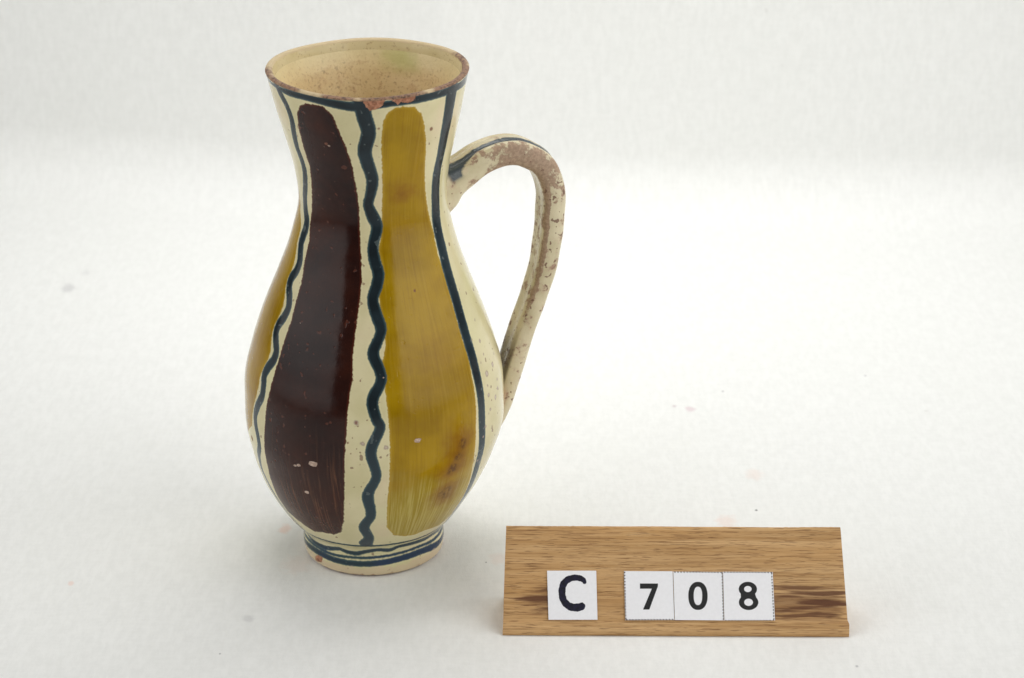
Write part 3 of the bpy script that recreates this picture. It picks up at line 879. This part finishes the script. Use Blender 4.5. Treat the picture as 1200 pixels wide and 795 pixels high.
def wood_material():
    k = NT('old_oak')
    tc = k.n('ShaderNodeAttribute', attribute_name='grain')
    def mp(sc):
        m = k.n('ShaderNodeMapping')
        m.inputs['Scale'].default_value = sc
        k.link(tc.outputs['Vector'], m.inputs[0])
        return m.outputs[0]
    v = mp((1, 1, 1))
    long1 = k.noise(mp((0.03, 1, 1)), 1700, 4, 0.6, 0.0)
    long2 = k.noise(mp((0.028, 1, 1)), 330, 4, 0.6, 0.25)
    pore = k.noise(mp((0.06, 1, 1)), 2400, 2, 0.55)
    broad = k.noise(mp((0.12, 1, 1)), 70, 3, 0.5, 0.4)
    c = k.mix(k.ss(long2, 0.32, 0.68), (0.45, 0.262, 0.108), (0.64, 0.405, 0.195))
    c = k.mix(k.ss(broad, 0.35, 0.65, 0, 0.5), c, (0.52, 0.28, 0.10))
    c = k.mix(k.ss(long1, 0.51, 0.66, 0, 0.7), c, (0.29, 0.150, 0.060))
    c = k.mix(k.ss(long1, 0.42, 0.32, 0, 0.4), c, (0.72, 0.50, 0.27))
    c = k.mix(k.ss(pore, 0.57, 0.68, 0, 0.62), c, (0.17, 0.075, 0.030))
    # scorched / stained streaks at both ends, following the grain
    sep = k.n('ShaderNodeSeparateXYZ')
    k.link(v, sep.inputs[0])
    X, V = sep.outputs[0], sep.outputs[1]
    stk = k.math('ADD', k.math('MULTIPLY', k.noise(mp((0.09, 1, 1)), 330, 4, 0.65, 0.3), 0.55), k.math('MULTIPLY', k.noise(mp((0.04, 1, 1)), 1100, 3, 0.6), 0.45))
    wv = k.math('MULTIPLY', k.math('SUBTRACT', k.noise(mp((0.25, 1, 1)), 160, 3, 0.5), 0.5), 0.005)
    V = k.math('ADD', V, wv)
    for (x0, x1, vc, hw, st) in ((0.004, 0.036, 0.0135, 0.0062, 0.45), (0.003, 0.030, 0.0170, 0.0008, 0.6), (0.001, 0.034, 0.0138, 0.0016, 0.9),
                                 (0.006, 0.034, 0.0100, 0.0009, 0.7),
                                 (0.094, 0.131, 0.0135, 0.0085, 0.5), (0.092, 0.124, 0.0192, 0.0008, 0.7), (0.100, 0.133, 0.0170, 0.0013, 0.8),
                                 (0.096, 0.116, 0.0150, 0.0009, 0.8), (0.108, 0.134, 0.0130, 0.0018, 0.95), (0.092, 0.120, 0.0108, 0.0013, 0.85),
                                 (0.096, 0.131, 0.0080, 0.0010, 0.8)):
        mx = k.math('MULTIPLY', k.ss(X, x0 - 0.002, x0 + 0.014), k.ss(X, x1 + 0.002, x1 - 0.010))
        dv = k.math('ABSOLUTE', k.math('SUBTRACT', V, vc))
        mv = k.ss(dv, hw * 1.25, hw * 0.1)
        m = k.math('MULTIPLY', mx, mv)
        mm = k.ss(k.math('ADD', stk, k.math('MULTIPLY', k.math('SUBTRACT', m, 1.0), 0.24)), 0.28, 0.47, 0, st)
        mm = k.math('MULTIPLY', mm, k.ss(m, 0.0, 0.30))
        c = k.mix(mm, c, (0.125, 0.050, 0.024))
    k.link(c, k.b.inputs['Base Color'])
    k.b.inputs['Roughness'].default_value = 0.62
    k.b.inputs['Specular IOR Level'].default_value = 0.25
    h = k.math('SUBTRACT', long1, k.ss(pore, 0.58, 0.68, 0, 0.8))
    k.link(k.bump(h, 0.00030, 0.6), k.b.inputs['Normal'])
    return k.m


def build_board():
    # closed section in (v along face, n off the face) mm, walked from the bottom front round the back
    sec = [(-0.1, -2.6), (0.1, -1.3), (0.45, -0.35), (1.2, 0.30), (3.0, 0.55), (5.2, 0.35), (5.9, -0.05), (6.6, -0.18),
           (15, -0.12), (25, 0.0), (34, -0.03), (40.3, -0.08), (41.0, -0.35), (41.4, -0.95), (41.3, -2.4), (40.2, -3.6)]
    n_seg = 110
    verts, grain = [], []
    tops = []
    for i in range(n_seg + 1):
        s = i / n_seg
        for (v, n) in sec:
            xl = 0.0 + np.interp(v, [0, 5.7, 20, 41.5], [0.0, 0.25, 0.5, 1.2])
            xr = 130.05 - np.interp(v, [0, 5.4, 6.6, 41.5], [0.1, 0.0, 0.6, 3.1])
            endr = 0.35 * (max(0, 1 - s * 70) + max(0, 1 - (1 - s) * 70))       # eased ends
            x = xl + (xr - xl) * s
            w = 0.12 * noise.noise(Vector((x * 0.05, v * 0.09, 1.0)))
            nn = n - endr + w
            vv = v + (0.18 * noise.noise(Vector((x * 0.045, 9.0, 0))) if v > 40 else 0.12 * noise.noise(Vector((x * 0.06, 4.0, 0))) if v < 1 else 0) + (0.10 * noise.noise(Vector((x * 0.7, 5, 0))) if v > 40 else 0)
            p = bp(x, vv, nn)
            if v < 0.2:
                p.z = max(p.z, 0.00005)
            verts.append(p)
            grain.append((x * MM, v * MM, n * MM))
        # back foot of the wedge
        for (yy, zz) in ((0.030, 0.0012), (0.029, 0.0001), (0.0016, 0.0001)):
            x = (0.4 + (129.3 - 0.4) * s)
            verts.append(EX * x * MM + EY * yy + Vector((0, 0, zz)))
            grain.append((x * MM, yy + 0.1, zz))
    m = len(sec) + 3
    faces = []
    for i in range(n_seg):
        for j in range(m):
            j2 = (j + 1) % m
            faces.append((i * m + j, (i + 1) * m + j, (i + 1) * m + j2, i * m + j2))
    faces.append(tuple(range(m)))
    faces.append(tuple(n_seg * m + j for j in reversed(range(m))))
    o = mesh_obj('plank', verts, faces, wood_material(), board, smooth=False)
    a = o.data.attributes.new('grain', 'FLOAT_VECTOR', 'POINT')
    a.data.foreach_set('vector', np.array(grain, np.float32).reshape(-1))
    o['label'] = 'oak wedge with sloping front and dark stains at both ends'
    return o


build_board()


def flat_mat(name, col, rough, bumpy=0.0):
    k = NT(name)
    oc = k.obj()
    n = k.noise(oc, 800, 3, 0.6)
    c = k.mix(k.ss(n, 0.3, 0.7), tuple(x * 0.965 for x in col), col)
    k.link(c, k.b.inputs['Base Color'])
    k.b.inputs['Roughness'].default_value = rough
    k.link(k.bump(n, 0.0001, bumpy), k.b.inputs['Normal'])
    return k.m


paper = flat_mat('white_tag_paper', (0.90, 0.90, 0.93), 0.6, 0.15)
ink = flat_mat('black_printing_ink', (0.012, 0.012, 0.013), 0.5, 0.1)


def marker_material():
    k = NT('blue_black_marker_ink')
    n = k.noise(k.obj(), 900, 3, 0.6)
    c = k.mix(k.ss(n, 0.35, 0.65), (0.004, 0.004, 0.010), (0.012, 0.010, 0.036))
    k.link(c, k.b.inputs['Base Color'])
    k.b.inputs['Roughness'].default_value = 0.45
    return k.m


marker = marker_material()


def fill(name, loops, n0, th, mat, parent, label=None):
    """flat figure with holes, in board face coordinates (mm), given a real thickness"""
    cu = bpy.data.curves.new(name, 'CURVE')
    cu.dimensions = '2D'
    cu.fill_mode = 'BOTH'
    cu.extrude = th / 2
    for lp in loops:
        sp = cu.splines.new('POLY')
        sp.points.add(len(lp) - 1)
        for p, (x, y) in zip(sp.points, lp):
            p.co = (x, y, 0, 1)
        sp.use_cyclic_u = True
    tmp = bpy.data.objects.new('tmp', cu)
    COL.objects.link(tmp)
    dg = bpy.context.evaluated_depsgraph_get()
    ev = tmp.evaluated_get(dg)
    me0 = ev.to_mesh()
    vs = [bp(v.co.x, v.co.y, n0 + th / 2 + v.co.z) for v in me0.vertices]
    fs = [tuple(p.vertices) for p in me0.polygons]
    ev.to_mesh_clear()
    bpy.data.objects.remove(tmp)
    bpy.data.curves.remove(cu)
    o = mesh_obj(name, vs, fs, mat, parent, smooth=False)
    if label:
        o['label'] = label
    return o


def tag_outline(corners, perf):
    """corners TL, TR, BR, BL; perf = set of perforated sides"""
    out = []
    names = ['top', 'right', 'bottom', 'left']
    cx = sum(c[0] for c in corners) / 4
    cy = sum(c[1] for c in corners) / 4
    for i in range(4):
        a, b = corners[i], corners[(i + 1) % 4]
        L = math.hypot(b[0] - a[0], b[1] - a[1])
        dx, dy = (b[0] - a[0]) / L, (b[1] - a[1]) / L
        nx, ny = -dy, dx                      # clockwise walk: inside is on the right
        if (cx - a[0]) * nx + (cy - a[1]) * ny < 0:
            nx, ny = -nx, -ny
        if names[i] in perf:
            n = int(round(L / 1.02))
            p = L / n
            for q in range(n):
                t0 = q * p
                seq = [(0.0, 0.0), (0.16, 0.0)]
                for a2 in np.linspace(0, math.pi, 7):
                    seq.append((0.50 - 0.33 * math.cos(a2), 0.05 + 0.50 * math.sin(a2)))
                seq.append((0.84, 0.0))
                for (u, d) in seq:
                    out.append((a[0] + dx * (t0 + u * p) + nx * d, a[1] + dy * (t0 + u * p) + ny * d))
        else:
            out.append(a)
    return out


def ell(cx, cy, rx, ry, n=40, pw=1.0, rot=0.0):
    o = []
    for q in range(n):
        a = 2 * math.pi * q / n
        x = math.copysign(abs(math.cos(a)) ** pw, math.cos(a)) * rx
        y = math.copysign(abs(math.sin(a)) ** pw, math.sin(a)) * ry
        o.append((cx + x, cy + y))
    return o


TH = 0.26
ON = 0.16      # tags lie just proud of the wood
t1 = fill('paper_tag', [tag_outline([(16.65, 24.65), (35.11, 24.74), (35.63, 6.4), (17.26, 6.3)], set())], ON, TH, paper, board,
          'square white tag with a handwritten dark blue C')
t2 = fill('paper_tag', [tag_outline([(45.53, 24.64), (63.80, 24.66), (64.40, 6.45), (46.07, 6.3)], set())], ON, TH, paper, board,
          'white tag printed 7, perforated along its left and bottom edges')
t3 = fill('paper_tag', [tag_outline([(64.05, 24.55), (82.50, 24.5), (83.00, 6.4), (64.62, 6.45)], set())], ON, TH, paper, board,
          'white tag printed 0 between the 7 and the 8')
t4 = fill('paper_tag', [tag_outline([(82.72, 24.62), (101.35, 24.58), (102.15, 6.5), (83.20, 6.35)], set())], ON, TH, paper, board,
          'rightmost white tag printed 8')

def dashes(corners, sides, parent):
    """printed dashed cutting line along some edges of a tag"""
    vs, fs = [], []
    names = ['top', 'right', 'bottom', 'left']
    cx = sum(c[0] for c in corners) / 4
    cy = sum(c[1] for c in corners) / 4
    for i in range(4):
        if names[i] not in sides:
            continue
        a, b = corners[i], corners[(i + 1) % 4]
        L = math.hypot(b[0] - a[0], b[1] - a[1])
        dx, dy = (b[0] - a[0]) / L, (b[1] - a[1]) / L
        nx, ny = -dy, dx
        if (cx - a[0]) * nx + (cy - a[1]) * ny < 0:
            nx, ny = -nx, -ny
        n = int(L / 1.12)
        off, w = sides[names[i]]
        for q in range(n):
            t0 = (q + 0.25) * L / n
            t1_ = t0 + 0.56
            k = len(vs)
            for (t, d) in ((t0, off), (t1_, off), (t1_ + 0.1, off + w), (t0 + 0.1, off + w)):
                for zl in (IN, IN + 0.03):
                    vs.append(bp(a[0] + dx * t + nx * d, a[1] + dy * t + ny * d, zl))
            fs += [(k + 1, k + 3, k + 5, k + 7), (k, k + 2, k + 3, k + 1), (k + 2, k + 4, k + 5, k + 3),
                   (k + 4, k + 6, k + 7, k + 5), (k + 6, k, k + 1, k + 7)]
    mesh_obj('dashed_border', vs, fs, dash_ink, parent, smooth=False)


IN = ON + TH + 0.004
dash_ink = flat_mat('faded_dash_ink', (0.030, 0.016, 0.020), 0.6, 0.1)
dashes([(45.53, 24.64), (63.80, 24.66), (64.40, 6.45), (46.07, 6.3)], {'left': (0.03, 0.40), 'bottom': (0.03, 0.38)}, t2)
dashes([(64.05, 24.55), (82.50, 24.5), (83.00, 6.4), (64.62, 6.45)], {'top': (0.02, 0.34), 'right': (0.03, 0.34)}, t3)
dashes([(82.72, 24.62), (101.35, 24.58), (102.15, 6.5), (83.20, 6.35)], {'top': (0.03, 0.38), 'right': (0.22, 0.38), 'bottom': (0.01, 0.18)}, t4)

# handwritten C: centre line with brush width
cc = [(30.76, 20.05, 1.15), (30.62, 20.75, 1.5), (29.85, 21.5, 1.9), (28.4, 22.0, 2.05), (26.58, 22.05, 2.1), (24.55, 21.4, 2.25), (23.0, 19.95, 2.35),
      (22.35, 17.9, 2.4), (22.36, 15.49, 2.4), (22.95, 13.5, 2.4), (24.3, 11.9, 2.5), (26.01, 11.05, 2.65), (28.13, 10.95, 2.75), (29.5, 11.35, 2.65), (30.15, 12.0, 2.2)]
C_ = np.array(dense(cc, 6))
tg = np.gradient(C_[:, :2], axis=0)
tg /= np.linalg.norm(tg, axis=1)[:, None]
nr = np.stack([-tg[:, 1], tg[:, 0]], 1)
wj = np.array([1.08 + 0.05 * math.sin(i * 0.9) + 0.03 * math.sin(i * 2.3) for i in range(len(C_))])
Lc = C_[:, :2] + nr * (C_[:, 2] * wj / 2)[:, None]
Rc = C_[:, :2] - nr * (C_[:, 2] * wj / 2)[:, None]
outline = [tuple(p) for p in Lc]
e = C_[-1]
te = tg[-1]
outline += [tuple(e[:2] + nr[-1] * 0.6 * e[2] / 2 + te * 0.55), tuple(e[:2] - nr[-1] * 0.6 * e[2] / 2 + te * 0.55)]
outline += [tuple(p) for p in Rc[::-1]]
s0 = C_[0]
outline += [tuple(s0[:2] - nr[0] * 0.5 * s0[2] / 2 - tg[0] * 0.3), tuple(s0[:2] + nr[0] * 0.5 * s0[2] / 2 - tg[0] * 0.3)]
IN = ON + TH + 0.004
fill('letter', [outline], IN, 0.03, marker, t1, 'handwritten letter C')
fill('numeral', [[(51.52, 20.02), (58.28, 20.05), (58.28, 19.05), (55.05, 10.30), (52.70, 10.30), (55.98, 18.10), (51.53, 18.08)]], IN, 0.03, ink, t2, 'printed numeral 7')
fill('numeral', [ell(73.30, 15.50, 3.62, 5.25, 48, 0.90), ell(73.30, 15.50, 1.60, 3.45, 40, 0.85)], IN, 0.03, ink, t3, 'printed numeral 0')


def eight():
    cxt, cyt, rxt, ryt = 92.02, 18.10, 3.42, 2.75
    cxb, cyb, rxb, ryb = 92.28, 13.20, 3.65, 2.90
    pts = []
    for q in range(33):                       # upper bowl, from its right waist over the top
        a = math.radians(-38 + (256) * q / 32)
        pts.append((cxt + rxt * math.cos(a), cyt + ryt * math.sin(a)))
    for q in range(33):                       # lower bowl, from the left waist under to the right
        a = math.radians(142 + 256 * q / 32)
        pts.append((cxb + rxb * math.cos(a), cyb + ryb * math.sin(a)))
    return [pts, ell(92.02, 18.15, 1.42, 1.15, 28), ell(92.28, 13.20, 1.66, 1.35, 28)]


fill('numeral', eight(), IN, 0.03, ink, t4, 'printed numeral 8')
